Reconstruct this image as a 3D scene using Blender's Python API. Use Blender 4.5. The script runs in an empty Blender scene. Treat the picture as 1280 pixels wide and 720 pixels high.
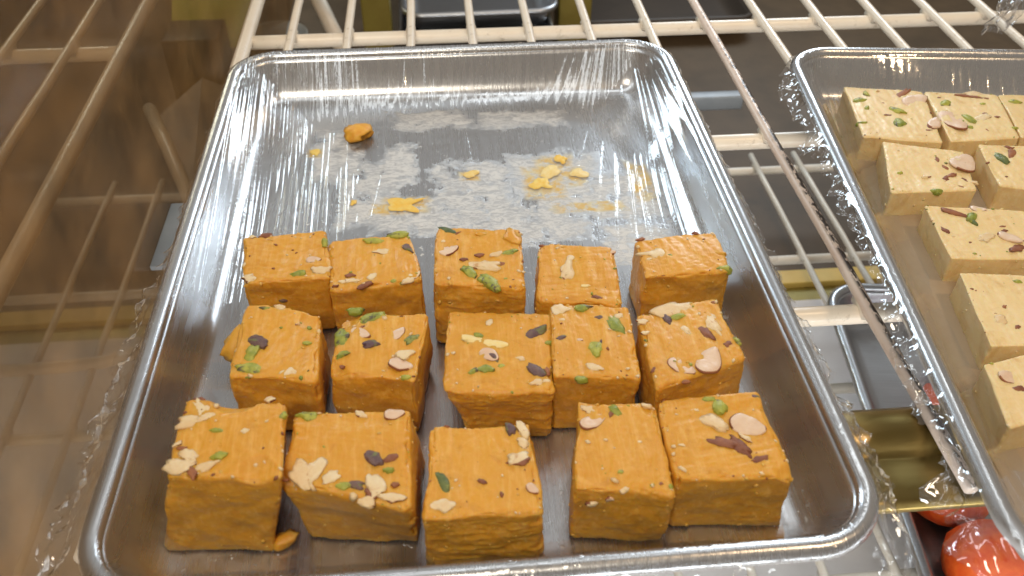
import bpy, bmesh, math, random
import numpy as np
from mathutils import Matrix, Vector

SC = bpy.context.scene
C = SC.collection
MM = 0.001
rnd = random.Random(7)

# ------------------------------------------------------------------ camera
def rz(a): return Matrix.Rotation(a, 4, 'Z')
def rx(a): return Matrix.Rotation(a, 4, 'X')
cam_data = bpy.data.cameras.new('camera')
cam = bpy.data.objects.new('camera', cam_data)
C.objects.link(cam)
cam.matrix_world = Matrix.Translation(Vector((-7.79, -296.55, 249.80)) * MM) @ rz(-0.0909575) @ rx(0.8465132) @ rz(0.0068888)
cam_data.sensor_width = 36.0
cam_data.lens = 36.0 * 1106.4 / 1280.0
cam_data.clip_start = 0.01
cam_data.clip_end = 30.0
cam_data.dof.use_dof = True
cam_data.dof.focus_distance = 0.385
cam_data.dof.aperture_fstop = 17.0
SC.camera = cam

# ------------------------------------------------------------------ world, lamps, exposure
world = bpy.data.worlds.new('World')
SC.world = world
world.use_nodes = True
bg = world.node_tree.nodes['Background']
bg.inputs['Color'].default_value = (0.40, 0.35, 0.30, 1)
bg.inputs['Strength'].default_value = 0.72

def area_lamp(name, loc, target, sx, sy, power, col, spread=180):
    l = bpy.data.lights.new(name, 'AREA')
    l.shape = 'RECTANGLE'
    l.size, l.size_y = sx * MM, sy * MM
    l.energy = power
    l.color = col
    l.spread = math.radians(spread)
    o = bpy.data.objects.new(name, l)
    C.objects.link(o)
    o.location = Vector(loc) * MM
    d = (Vector(target) - Vector(loc)).normalized()
    o.rotation_euler = d.to_track_quat('-Z', 'Y').to_euler()
    return o
area_lamp('case_tube_lamp', (-40, 90, 640), (0, 40, 0), 1200, 60, 1.12, (0.93, 0.98, 1.0))
area_lamp('rear_panel_lamp', (-40, 900, 800), (0, 40, 0), 1700, 560, 0.5, (0.72, 0.87, 1.0))
area_lamp('rear_left_window', (-480, 930, 400), (0, 60, 0), 260, 330, 3.6, (0.72, 0.88, 1.0))
area_lamp('rear_right_window', (470, 930, 400), (0, 60, 0), 260, 330, 3.4, (0.80, 0.91, 1.0))
area_lamp('ceiling_panel_lamp', (-260, -900, 1150), (0, -20, 0), 420, 420, 8.2, (1.0, 0.87, 0.70))
area_lamp('lower_fill_lamp', (30, -270, -50), (40, 90, -225), 900, 30, 1.5, (0.90, 0.96, 1.0))  # unseen fill lamp added to brighten the red sweets and floor paper
area_lamp('warm_spot_lamp', (700, -250, 1300), (0, 0, 0), 90, 90, 4.0, (1.0, 0.70, 0.42))

SC.view_settings.view_transform = 'Standard'
SC.view_settings.look = 'None'
SC.view_settings.exposure = 0.0
SC.view_settings.gamma = 1.0
SC.render.engine = 'CYCLES'
SC.cycles.use_denoising = True
SC.cycles.max_bounces = 10
SC.cycles.transparent_max_bounces = 24
SC.cycles.caustics_reflective = False
SC.cycles.caustics_refractive = False

# ------------------------------------------------------------------ noise
def _hash(ix, iy, iz, seed):
    h = (ix * 374761393 + iy * 668265263 + iz * 2147483647 + seed * 974634777) & 0xFFFFFFFF
    h = ((h ^ (h >> 13)) * 1274126177) & 0xFFFFFFFF
    h = h ^ (h >> 16)
    return (h & 0xFFFF) / 32767.5 - 1.0
def vnoise(x, y, z, seed=0):
    x, y, z = np.broadcast_arrays(np.asarray(x, float), np.asarray(y, float), np.asarray(z, float))
    ix, iy, iz = np.floor(x).astype(np.int64), np.floor(y).astype(np.int64), np.floor(z).astype(np.int64)
    fx, fy, fz = x - ix, y - iy, z - iz
    fx, fy, fz = [f * f * f * (f * (f * 6 - 15) + 10) for f in (fx, fy, fz)]
    def g(a, b, c): return _hash(ix + a, iy + b, iz + c, seed)
    r = 0
    for a in (0, 1):
        for b in (0, 1):
            for c in (0, 1):
                r = r + g(a, b, c) * (fx if a else 1 - fx) * (fy if b else 1 - fy) * (fz if c else 1 - fz)
    return r
def fbm(x, y, z, seed=0, octv=3):
    r, a = 0, 1.0
    for i in range(octv):
        r = r + a * vnoise(x, y, z, seed + i * 17)
        x, y, z, a = x * 2.1, y * 2.1, z * 2.1, a * 0.5
    return r
def ridged(x, y, z, seed=0, octv=2):
    r, a = 0, 1.0
    for i in range(octv):
        r = r + a * (1 - np.abs(vnoise(x, y, z, seed + i * 31)) * 2)
        x, y, z, a = x * 2.2, y * 2.2, z * 2.2, a * 0.5
    return r
def sstep(a, b, x):
    t = np.clip((np.asarray(x, float) - a) / (b - a), 0, 1)
    return t * t * (3 - 2 * t)

# ------------------------------------------------------------------ object helpers
def link(name, me, mats, parent=None, smooth=True):
    for m in (mats if isinstance(mats, (list, tuple)) else [mats]):
        me.materials.append(m)
    if smooth:
        me.polygons.foreach_set('use_smooth', [True] * len(me.polygons))
    me.update()
    o = bpy.data.objects.new(name, me)
    C.objects.link(o)
    if parent is not None:
        o.parent = parent
    return o
def mesh_np(name, V, F):
    me = bpy.data.meshes.new(name)
    V = np.asarray(V, float) * MM
    F = np.asarray(F)
    if F.dtype != object and F.ndim == 2:
        n, k = F.shape
        me.vertices.add(len(V)); me.vertices.foreach_set('co', V.ravel())
        me.loops.add(n * k); me.loops.foreach_set('vertex_index', F.ravel().astype(np.int32))
        me.polygons.add(n)
        me.polygons.foreach_set('loop_start', np.arange(0, n * k, k, dtype=np.int32))
        me.update(calc_edges=True)
        me.validate()
    else:
        me.from_pydata([tuple(v) for v in V], [], [tuple(f) for f in F])
    return me
def tag(o, label=None, cat=None, group=None, kind=None):
    if label: o['label'] = label
    if cat: o['category'] = cat
    if group: o['group'] = group
    if kind: o['kind'] = kind
    return o
def empty(name, loc=(0, 0, 0), rot=0):
    o = bpy.data.objects.new(name, None)
    C.objects.link(o)
    o.location = Vector(loc) * MM
    o.rotation_euler = (0, 0, rot)
    o.empty_display_size = 0.01
    return o
def gridF(nu, nv, closed_u=False):
    u = np.arange(nu if closed_u else nu - 1)
    v = np.arange(nv - 1)
    U, Vv = np.meshgrid(u, v, indexing='ij')
    U2 = (U + 1) % nu
    return np.stack([U * nv + Vv, U2 * nv + Vv, U2 * nv + Vv + 1, U * nv + Vv + 1], -1).reshape(-1, 4)
def tube_mesh(name, pts, r, seg=12):
    P = [Vector(p) for p in pts]
    V, F = [], []
    up = Vector((0, 0, 1))
    for i, p in enumerate(P):
        d = (P[min(i + 1, len(P) - 1)] - P[max(i - 1, 0)]).normalized()
        a = d.cross(up)
        if a.length < 1e-4: a = Vector((1, 0, 0))
        a.normalize()
        b = a.cross(d).normalized()
        for k in range(seg):
            t = 2 * math.pi * k / seg
            V.append(p + a * math.cos(t) * r + b * math.sin(t) * r)
    for i in range(len(P) - 1):
        for k in range(seg):
            k2 = (k + 1) % seg
            F.append((i * seg + k, i * seg + k2, (i + 1) * seg + k2, (i + 1) * seg + k))
    F.append(tuple(range(seg - 1, -1, -1)))
    F.append(tuple(range((len(P) - 1) * seg, len(P) * seg)))
    me = bpy.data.meshes.new(name)
    me.from_pydata([tuple(v * MM) for v in V], [], F)
    return me
def box_mesh(name, x0, x1, y0, y1, z0, z1, bev=0.0):
    bm = bmesh.new()
    bmesh.ops.create_cube(bm, size=1.0)
    for v in bm.verts:
        v.co = Vector(((x0 + x1) / 2 + v.co.x * (x1 - x0), (y0 + y1) / 2 + v.co.y * (y1 - y0), (z0 + z1) / 2 + v.co.z * (z1 - z0))) * MM
    if bev:
        bmesh.ops.bevel(bm, geom=bm.edges[:], offset=bev * MM, segments=2, affect='EDGES', profile=0.6)
    me = bpy.data.meshes.new(name)
    bm.to_mesh(me); bm.free()
    return me

# ------------------------------------------------------------------ materials
class NT:
    def __init__(self, name):
        self.m = bpy.data.materials.new(name)
        self.m.use_nodes = True
        self.t = self.m.node_tree
        self.t.nodes.clear()
        self.out = self.n('ShaderNodeOutputMaterial')
    def n(self, typ, **kw):
        x = self.t.nodes.new(typ)
        for k, v in kw.items():
            if k.startswith('_'): setattr(x, k[1:], v)
        for k, v in kw.items():
            if k.startswith('_'): continue
            key = k.replace('__', ' ')
            s = x.inputs[int(key[1:])] if key[0] == 'i' and key[1:].isdigit() else x.inputs[key]
            if isinstance(v, bpy.types.NodeSocket): self.t.links.new(v, s)
            else: s.default_value = v
        return x
    def coord(self): return self.n('ShaderNodeTexCoord').outputs['Object']
    def mapping(self, vec, scale=(1, 1, 1), rot=(0, 0, 0), loc=(0, 0, 0)):
        return self.n('ShaderNodeMapping', Vector=vec, Scale=scale, Rotation=rot, Location=loc).outputs[0]
    def noise(self, vec, scale, detail=4, rough=0.55, dist=0.0):
        return self.n('ShaderNodeTexNoise', Vector=vec, Scale=scale, Detail=detail, Roughness=rough, Distortion=dist).outputs[0]
    def ramp(self, fac, stops, interp='LINEAR'):
        r = self.n('ShaderNodeValToRGB', Fac=fac)
        r.color_ramp.interpolation = interp
        e = r.color_ramp.elements
        while len(e) > 1: e.remove(e[-1])
        e[0].position = stops[0][0]; e[0].color = stops[0][1]
        for p, c in stops[1:]:
            q = e.new(p); q.color = c
        return r.outputs[0]
    def bw(self, fac, a, b, lo=0.0, hi=1.0):
        return self.n('ShaderNodeMapRange', Value=fac, From__Min=a, From__Max=b, To__Min=lo, To__Max=hi).outputs[0]
    def math(self, op, a, b=0.0, c=0.0):
        x = self.n('ShaderNodeMath', _operation=op)
        for i, v in enumerate((a, b, c)):
            if isinstance(v, bpy.types.NodeSocket): self.t.links.new(v, x.inputs[i])
            else: x.inputs[i].default_value = v
        return x.outputs[0]
    def mix(self, fac, a, b):
        x = self.n('ShaderNodeMix', _data_type='RGBA')
        for i, v in ((0, fac), (6, a), (7, b)):
            if isinstance(v, bpy.types.NodeSocket): self.t.links.new(v, x.inputs[i])
            else: x.inputs[i].default_value = v
        return x.outputs[2]
    def bump(self, h, strength, dist, normal=None):
        b = self.n('ShaderNodeBump', Height=h, Strength=strength, Distance=dist)
        if normal is not None: self.t.links.new(normal, b.inputs['Normal'])
        return b.outputs[0]
    def pbsdf(self, **kw):
        return self.n('ShaderNodeBsdfPrincipled', **kw).outputs[0]
    def done(self, sh):
        self.t.links.new(sh, self.out.inputs['Surface'])
        return self.m
def col(r, g, b): return (r, g, b, 1)

def mat_sweet(name, c1, c2, c3, sss, side_bump):
    t = NT(name); co = t.coord()
    inf = t.n('ShaderNodeObjectInfo').outputs['Random']
    big = t.noise(co, 55, 4)
    fine = t.noise(co, 420, 5, 0.65)
    streak = t.noise(t.mapping(co, (480, 50, 300), (0, 0, .12)), 1.0, 5, 0.65, .4)
    strata = t.noise(t.mapping(co, (60, 60, 520)), 1.0, 5, 0.62)
    pores = t.n('ShaderNodeTexVoronoi', Vector=co, Scale=520.0).outputs['Distance']
    base = t.mix(t.bw(big, .3, .7), c1, c2)
    base = t.mix(t.bw(fine, .52, .75, 0, .55), base, c3)
    base = t.mix(t.math('MULTIPLY', inf, .45), base, c2)
    base = t.mix(t.bw(t.noise(co, 130, 5, .7, .8), .55, .72, 0, .5), base, c3)
    nz0 = None
    base = t.mix(t.bw(streak, .50, .72, 0, .7), base, c3)
    base = t.mix(t.bw(t.noise(co, 85, 6, .7, 1.0), .54, .70, 0, .6), base, t.n('ShaderNodeMix', _data_type='RGBA', _blend_type='MULTIPLY', i0=1.0, i6=c2, i7=col(.80, .70, .55)).outputs[2])
    base = t.mix(t.bw(pores, .10, .0, 0, .35), base, c2)
    nz = t.math('ABSOLUTE', t.n('ShaderNodeSeparateXYZ', Vector=t.n('ShaderNodeNewGeometry').outputs['True Normal']).outputs[2])
    top = t.bw(nz, .55, .85)
    h_side = t.math('ADD', t.math('MULTIPLY', strata, .25), t.math('ADD', t.math('MULTIPLY', fine, .6), t.math('MULTIPLY', pores, .35)))
    h_top = t.math('ADD', t.math('MULTIPLY', t.math('MULTIPLY', streak, t.bw(big, .4, .65, .35, 1)), 1.15), t.math('MULTIPLY', fine, .35))
    hmix = t.n('ShaderNodeMix', _data_type='FLOAT')
    t.t.links.new(top, hmix.inputs[0]); t.t.links.new(h_side, hmix.inputs[2]); t.t.links.new(h_top, hmix.inputs[3])
    nb = t.bump(hmix.outputs[0], side_bump, 0.0011)
    rough = t.math('ADD', t.bw(fine, .3, .7, .26, .42), t.bw(big, .35, .65, 0, .16))
    return t.done(t.pbsdf(Base__Color=base, Roughness=rough, Normal=nb, Subsurface__Weight=sss, Subsurface__Radius=(.006, .0028, .0008), Subsurface__Scale=0.6, Specular__IOR__Level=.42))
M = {}
M['orange'] = mat_sweet('orange_fudge', col(.74, .38, .045), col(.66, .315, .028), col(.82, .50, .14), .55, .36)
M['flake'] = mat_sweet('orange_fudge_flake', col(.80, .45, .10), col(.74, .37, .06), col(.86, .58, .22), .3, .3)
M['pale'] = mat_sweet('pale_fudge', col(.84, .67, .36), col(.79, .58, .27), col(.87, .73, .46), .3, .10)

def mat_nut(name, c1, c2, rough=.5, scale=260, sss=.1, bump=.4, c3=None, k3=.5):
    t = NT(name); co = t.coord()
    inf = t.n('ShaderNodeObjectInfo').outputs['Random']
    off = t.n('ShaderNodeVectorMath', _operation='ADD', i0=co, i1=t.n('ShaderNodeCombineXYZ', X=inf, Y=inf).outputs[0]).outputs[0]
    n = t.noise(off, scale, 4, .65)
    n2 = t.noise(off, scale * .6, 3, .6, .6)
    base = t.mix(t.bw(t.math('ADD', n, t.math('MULTIPLY', t.math('SUBTRACT', inf, .5), .3)), .32, .68), c1, c2)
    if c3: base = t.mix(t.math('MULTIPLY', t.bw(n2, 1 - k3, 1 - k3 + .1), .9), base, c3)
    return t.done(t.pbsdf(Base__Color=base, Roughness=rough, Normal=t.bump(n, bump, .0008), Subsurface__Weight=sss, Subsurface__Radius=(.002, .0015, .0006)))
M['almond'] = mat_nut('almond_flesh', col(.80, .66, .42), col(.74, .54, .29), .42, 300, .25, .5, col(.52, .26, .09), .37)
M['almond_pink'] = mat_nut('almond_slice_flesh', col(.78, .60, .44), col(.72, .50, .34), .4)
M['skin'] = mat_nut('almond_skin', col(.20, .065, .03), col(.34, .13, .05), .55)
M['pist'] = mat_nut('pistachio_flesh', col(.46, .46, .07), col(.22, .27, .035), .42, 420, .15, .6, col(.085, .06, .045), .44)
M['pist_dark'] = mat_nut('pistachio_dark_green', col(.055, .095, .03), col(.15, .18, .045), .42, 420, .1, .6, col(.30, .32, .08), .42)
M['purple'] = mat_nut('pistachio_skin', col(.075, .032, .05), col(.17, .10, .085), .5, 420, .05, .6, col(.17, .19, .06), .46)
M['crumb'] = mat_nut('yellow_crumb', col(.85, .52, .06), col(.86, .66, .18), .5, 300)
M['crumb_o'] = mat_nut('orange_crumb', col(.76, .33, .03), col(.84, .47, .06), .5, 300)
M['crumb_l'] = mat_nut('pale_crumb', col(.86, .72, .36), col(.84, .62, .20), .5, 300)

def mat_alu(name, stains):
    t = NT(name); co = t.coord()
    br = t.noise(t.mapping(co, (700, 16, 60)), 1.0, 4, .65)
    cl = t.noise(co, 26, 4, .6)
    sp = t.noise(co, 330, 3, .6)
    base = t.mix(t.bw(cl, .3, .7), col(.61, .625, .645), col(.50, .512, .53))
    rough = t.math('ADD', t.bw(br, .3, .7, .19, .31), t.bw(cl, .4, .7, 0, .08))
    nb = t.bump(br, .25, .0003)
    met = 1.0
    if stains:
        x = t.n('ShaderNodeSeparateXYZ', Vector=co)
        X, Y, Z = x.outputs
        flo = t.bw(Z, .0012, .004, 1, 0)
        # dried milk-fat residue left where other sweets were lifted out
        def patch(cx, cy, rx_, ry_, wob):
            dx = t.math('DIVIDE', t.math('SUBTRACT', X, cx * MM), rx_ * MM)
            dy = t.math('DIVIDE', t.math('SUBTRACT', Y, cy * MM), ry_ * MM)
            d = t.math('MAXIMUM', t.math('ABSOLUTE', dx), t.math('ABSOLUTE', dy))
            d = t.math('ADD', d, t.math('MULTIPLY', t.math('SUBTRACT', t.noise(co, 60, 5, .7), .5), wob))
            return t.bw(d, .75, 1.15, 1, 0)
        m = None
        for p in ((-62, 96, 12, 22, 1.6), (-44, 60, 14, 26, 1.6), (-24, 40, 20, 14, 1.6), (6, 60, 19, 22, 1.4), (10, 30, 19, 16, 1.4),
                  (46, 60, 22, 26, 1.5), (40, 30, 18, 14, 1.5), (78, 48, 18, 18, 1.6), (78, 10, 16, 14, 1.5), (36, 122, 22, 8, 2.0), (-12, 124, 20, 9, 2.2), (-30, 82, 8, 18, 2.0)):
            q = patch(*p)
            m = q if m is None else t.math('MAXIMUM', m, q)
        tex = t.bw(t.noise(t.mapping(co, (1, 1.9, 1), (0, 0, .3)), 125, 10, .74, 2.2), .42, .60)
        tex2 = t.bw(t.noise(co, 75, 4, .6), .36, .48)
        stain = t.math('MULTIPLY', t.math('MULTIPLY', m, t.math('MAXIMUM', tex, .22)), t.math('MULTIPLY', tex2, flo))
        flecks = t.math('MULTIPLY', t.math('MULTIPLY', t.bw(t.noise(co, 420, 2, .5), .66, .70), t.bw(t.noise(co, 40, 2), .5, .6)), flo)
        stain = t.math('MINIMUM', t.math('MAXIMUM', t.math('MINIMUM', t.math('MULTIPLY', stain, 1.7), .96), flecks), 1.0)
        base = t.mix(stain, base, col(.90, .92, .92))
        yel = None
        for p in ((40, 62, 10, 14, 1.0), (47, 74, 10, 11, 1.2), (57, 66, 5, 9, 1.3), (-27, 48, 11, 7, 1.1), (-36, 46, 8, 4, 1.6), (4, 70, 5, 4, 1.2), (88, 58, 5, 16, 1.8), (60, 40, 16, 4, 2.0), (-74, 97, 4, 4, 1)):
            q = patch(*p)
            yel = q if yel is None else t.math('MAXIMUM', yel, q)
        yel = t.math('MULTIPLY', t.math('MULTIPLY', yel, t.bw(t.noise(co, 170, 5, .65), .40, .54)), flo)
        base = t.mix(t.math('MULTIPLY', yel, .95), base, t.mix(t.bw(t.noise(co, 120, 4, .6), .42, .56), col(.88, .76, .42), col(.88, .56, .06)))
        stain = t.math('MAXIMUM', stain, t.math('MULTIPLY', yel, .9))
        met = t.math('SUBTRACT', 1.0, stain)
        rough = t.math('ADD', rough, t.math('MULTIPLY', stain, .35))
        nb = t.bump(stain, .5, .0006, nb)
    return t.done(t.pbsdf(Base__Color=base, Metallic=met, Roughness=rough, Normal=nb))
M['alu'] = mat_alu('aluminium_tray', False)
M['alu_stained'] = mat_alu('aluminium_tray_with_residue', True)

def mat_film(name, base_fac, haze, rg, k=1.7):
    t = NT(name); co = t.coord()
    fr = t.math('ADD', t.math('MULTIPLY', t.math('POWER', t.n('ShaderNodeLayerWeight', Blend=.5).outputs['Facing'], 5.0), .96), .04)
    fac = t.math('MINIMUM', t.math('ADD', t.math('MULTIPLY', fr, k), base_fac), 1.0)
    cr = t.noise(co, 330, 3, .6)
    nb = t.bump(cr, .12, .0006)
    gl = t.n('ShaderNodeBsdfGlossy', Color=col(1, 1, 1), Roughness=rg, Normal=nb).outputs[0]
    tr = t.n('ShaderNodeBsdfTransparent', Color=col(.97, .97, .97)).outputs[0]
    df = t.n('ShaderNodeBsdfDiffuse', Color=col(.85, .85, .85)).outputs[0]
    s1 = t.n('ShaderNodeMixShader', Fac=haze, i1=tr, i2=df).outputs[0]
    s2 = t.n('ShaderNodeMixShader', Fac=fac, i1=s1, i2=gl).outputs[0]
    return t.done(s2)
M['film'] = mat_film('cling_film', .035, .07, .075, 1.5)
M['film_thin'] = mat_film('thin_cling_film', 0.0, .0, .14, .22)
M['film_crumple'] = mat_film('crumpled_cling_film', 0.05, .02, .06, 1.8)

def mat_paint(name, c1, c2, rough, chips=None, bump=.1, grime=col(.30, .22, .13)):
    t = NT(name); co = t.coord()
    n = t.noise(co, 40, 5, .6)
    base = t.mix(t.bw(n, .35, .7), c1, c2)
    g = t.bw(t.noise(co, 150, 5, .7), .60, .72, 0, .55)
    base = t.mix(g, base, grime)
    rg = rough
    if chips:
        x = t.n('ShaderNodeSeparateXYZ', Vector=co)
        zz = t.math('MULTIPLY', t.bw(x.outputs[2], .0006, .0018), t.bw(x.outputs[0], -.0014, .0))
        yy = t.bw(x.outputs[1], .07, -.03)
        k = t.noise(t.mapping(co, (1.0, .35, 1.0)), 420, 4, .7)
        k = t.math('GREATER_THAN', t.math('ADD', k, t.math('MULTIPLY', yy, .10)), .575)
        ch = t.math('MULTIPLY', k, zz)
        base = t.mix(ch, base, col(.045, .028, .02))
    return t.done(t.pbsdf(Base__Color=base, Roughness=rg, Normal=t.bump(n, bump, .0008), Coat__Weight=.25, Coat__Roughness=.2))
M['cream'] = mat_paint('cream_coated_wire', col(.84, .76, .63), col(.79, .68, .54), .36)
M['cream_chipped'] = mat_paint('cream_coated_wire_chipped', col(.78, .65, .54), col(.70, .54, .44), .45, chips=True)
M['white_wire'] = mat_paint('white_coated_wire', col(.74, .70, .62), col(.66, .60, .50), .4)
def mat_plain(name, c1, c2, rough, scale=30, metal=0.0, bump=.2, stretch=(1, 1, 1), spec=.5):
    t = NT(name); co = t.coord()
    n = t.noise(t.mapping(co, stretch), scale, 5, .6)
    return t.done(t.pbsdf(Base__Color=t.mix(t.bw(n, .3, .7), c1, c2), Roughness=rough, Metallic=metal, Normal=t.bump(n, bump, .001), Specular__IOR__Level=spec))
M['brass'] = mat_plain('brass_anodised_rail', col(.38, .27, .09), col(.30, .21, .06), .32, 60, .85, .1, (.2, 3, 3))
M['brown'] = mat_plain('brown_board', col(.105, .068, .034), col(.065, .042, .02), .6, 22)
M['dark'] = mat_plain('dark_laminate', col(.035, .027, .02), col(.055, .04, .028), .5, 14)
M['yellow_strip'] = mat_plain('yellow_tape', col(.72, .52, .14), col(.64, .44, .10), .5, 40)
M['olive'] = mat_plain('olive_metal', col(.30, .24, .05), col(.24, .18, .035), .4, 40, .3)
M['white'] = mat_plain('white_paper', col(.82, .80, .80), col(.74, .72, .72), .6, 30, 0, .1)
M['tan_sheet'] = mat_plain('tan_sheet', col(.42, .33, .23), col(.36, .28, .19), .25, 20, 0, .1)
M['grey_card'] = mat_plain('grey_card', col(.34, .30, .27), col(.28, .25, .22), .6, 30)
M['steel'] = mat_plain('dull_steel', col(.50, .52, .54), col(.42, .43, .45), .35, 40, 1.0, .1, (1, 30, 1))
M['darkpan'] = mat_plain('dark_oven_pan', col(.10, .10, .105), col(.16, .15, .15), .4, 40, .8)
M['lime'] = mat_plain('lime_card', col(.52, .52, .03), col(.46, .44, .03), .5, 30)
M['redsweet'] = mat_plain('red_orange_sweet', col(.74, .06, .006), col(.84, .14, .015), .5, 220, 0, .5)
M['bluegrey'] = mat_plain('blue_grey_strip', col(.34, .38, .43), col(.28, .32, .36), .4, 40)
M['frost'] = mat_plain('frosted_plastic', col(.42, .45, .46), col(.34, .37, .38), .35, 60)
def mat_glass():
    t = NT('veiled_glass'); co = t.coord()
    fr = t.math('ADD', t.math('MULTIPLY', t.math('POWER', t.n('ShaderNodeLayerWeight', Blend=.5).outputs['Facing'], 5.0), .96), .04)
    veil = t.bw(t.noise(co, 14, 6, .65), .3, .7, .34, .52)  # brown veil of reflections painted in as mottled diffuse colour
    tr = t.n('ShaderNodeBsdfTransparent', Color=col(.90, .80, .66)).outputs[0]
    df = t.n('ShaderNodeBsdfDiffuse', Color=t.mix(t.bw(t.noise(co, 24, 6, .7), .38, .62), col(.38, .215, .085), col(.15, .09, .04))).outputs[0]
    gl = t.n('ShaderNodeBsdfGlossy', Roughness=.16).outputs[0]
    s = t.n('ShaderNodeMixShader', Fac=veil, i1=tr, i2=df).outputs[0]
    s = t.n('ShaderNodeMixShader', Fac=t.math('MULTIPLY', fr, .6), i1=s, i2=gl).outputs[0]
    return t.done(s)
M['glass'] = mat_glass()

# ------------------------------------------------------------------ cabinet (setting)
def struct(name, me, m, smooth=False):
    return tag(link(name, me, m, smooth=smooth), kind='structure')
struct('cabinet_floor', box_mesh('cabinet_floor', -620, 760, 247, 960, -246, -231, 0), M['brown'])
struct('cabinet_back_wall', box_mesh('cabinet_back_wall', -620, 760, 962, 980, -231, 120, 0), M['dark'])
struct('floor_paper', box_mesh('floor_paper', -620, 760, -420, 212, -246, -232, 0), M['white'])
struct('floor_trim', box_mesh('floor_trim', -620, 760, 212.5, 229.5, -246, -234, 1), M['olive'])
struct('floor_tape', box_mesh('floor_tape', -620, 760, 230, 246.5, -246, -229, 1), M['yellow_strip'])
g = struct('glass_partition', box_mesh('glass_partition', -171, -167, -260, 760, -168, 135, .5), M['glass'])
clip = link('shelf_clip', box_mesh('shelf_clip', -167, -157.5, 78, 135, -57, -54, .6), M['bluegrey'])
tag(clip, 'short grey metal clip strip fixed to the glass left of the main tray', 'clip')

# ------------------------------------------------------------------ wire shelves
def wire_shelf(label, xs, x_edges, ys, y0, y1, z, r_w, r_b, m_w, m_b, bar_x, chipped=()):
    root = empty('wire_shelf', ((bar_x[0] + bar_x[1]) / 2, (y0 + y1) / 2, z))
    ox, oy, oz = (bar_x[0] + bar_x[1]) / 2, (y0 + y1) / 2, z
    tag(root, label, 'wire shelf', 'coated wire shelves')
    for x in xs:
        j = [(x + rnd.uniform(-.4, .4), y, z - r_w + rnd.uniform(-.25, .25)) for y in np.linspace(y0, y1, 14)]
        cx, cy, cz = x, (y0 + y1) / 2, z - r_w
        ch = any(abs(x - c) < 1 for c in chipped)
        o = link('wire', tube_mesh('wire', [(a - cx, b - cy, c - cz) for a, b, c in j], r_w, 10), M['cream_chipped'] if ch else m_w, root)
        o.location = Vector((cx - ox, cy - oy, cz - oz)) * MM
    for y in ys:
        o = link('cross_bar', tube_mesh('cross_bar', [(a, 0, 0) for a in np.linspace(bar_x[0] - ox, bar_x[1] - ox, 20)], r_b, 16), m_b, root)
        o.location = Vector((0, y - oy, -2 * r_w - r_b * .85)) * MM
        # weld fillets where the wires cross the bar
        for x in xs:
            if bar_x[0] < x < bar_x[1]:
                w = link('weld', tube_mesh('weld', [(0, -r_b * 1.3, -r_b * .5), (0, 0, 0), (0, r_b * 1.3, -r_b * .5)], r_w * 1.12, 8), m_w, root)
                w.location = Vector((x - ox, y - oy, -r_w * 1.25)) * MM
    for x in x_edges:
        s = 1 if x < ox else -1
        pts = [(x, y0, 0)] + [(x, y, 0) for y in np.linspace(y0 + 20, y1 - 20, 16)] + [(x, y1, 0)]
        o = link('edge_bar', tube_mesh('edge_bar', [(a - ox, b - oy, c) for a, b, c in pts], r_b, 16), m_b, root)
        o.location = Vector((0, 0, -2 * r_w - r_b * .2)) * MM
    return root
xs_main = [-101, -65, -25.2, 14, 51, 89.5, 128.5, 167.5, 206, 245, 284, 323, 362, 401]
wire_shelf('upper cream wire shelf carrying the two sweet trays, with chipped paint on one wire', xs_main, [-130.5], [248, 107, -32], -128, 460, -1.5, 2.8, 4.4,
           M['cream'], M['cream'], (-130, 430), chipped=(167.5,))
wire_shelf('cream wire shelf beyond the veiled glass at left', [-236, -275, -314, -353], [-205], [240, -32], -140, 460, -1.5, 2.8, 4.6,
           M['cream'], M['cream'], (-420, -205))
wire_shelf('white wire shelf below the trays near the cabinet floor', [-285, -246, -207, -168, 105, 144, 183, 222, 261, 300, 339, 378], [], [328, 207, 75, -60], -160, 345, -176, 2.4, 3.6,
           M['white_wire'], M['white_wire'], (-330, 430))

# brass front rail under the shelf
prof = [(-84, -16), (-84.5, -11), (-88, -8.5), (-94, -7.6), (-100, -8.6), (-104, -11), (-106, -13.2), (-108, -12.2), (-125, -11.8), (-128, -12.4), (-128.3, -15), (-126, -16.5)]
xsb = np.linspace(-40, 430, 40)
Vb = [(x, y, z) for x in xsb for y, z in prof]
n = len(prof)
Fb = [(i * n + k, i * n + (k + 1) % n, (i + 1) * n + (k + 1) % n, (i + 1) * n + k) for i in range(len(xsb) - 1) for k in range(n)]
tag(link('brass_rail', mesh_np('brass_rail', Vb, Fb), M['brass']), 'gold brown metal rail running under the front of the upper wire shelf', 'rail')

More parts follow.
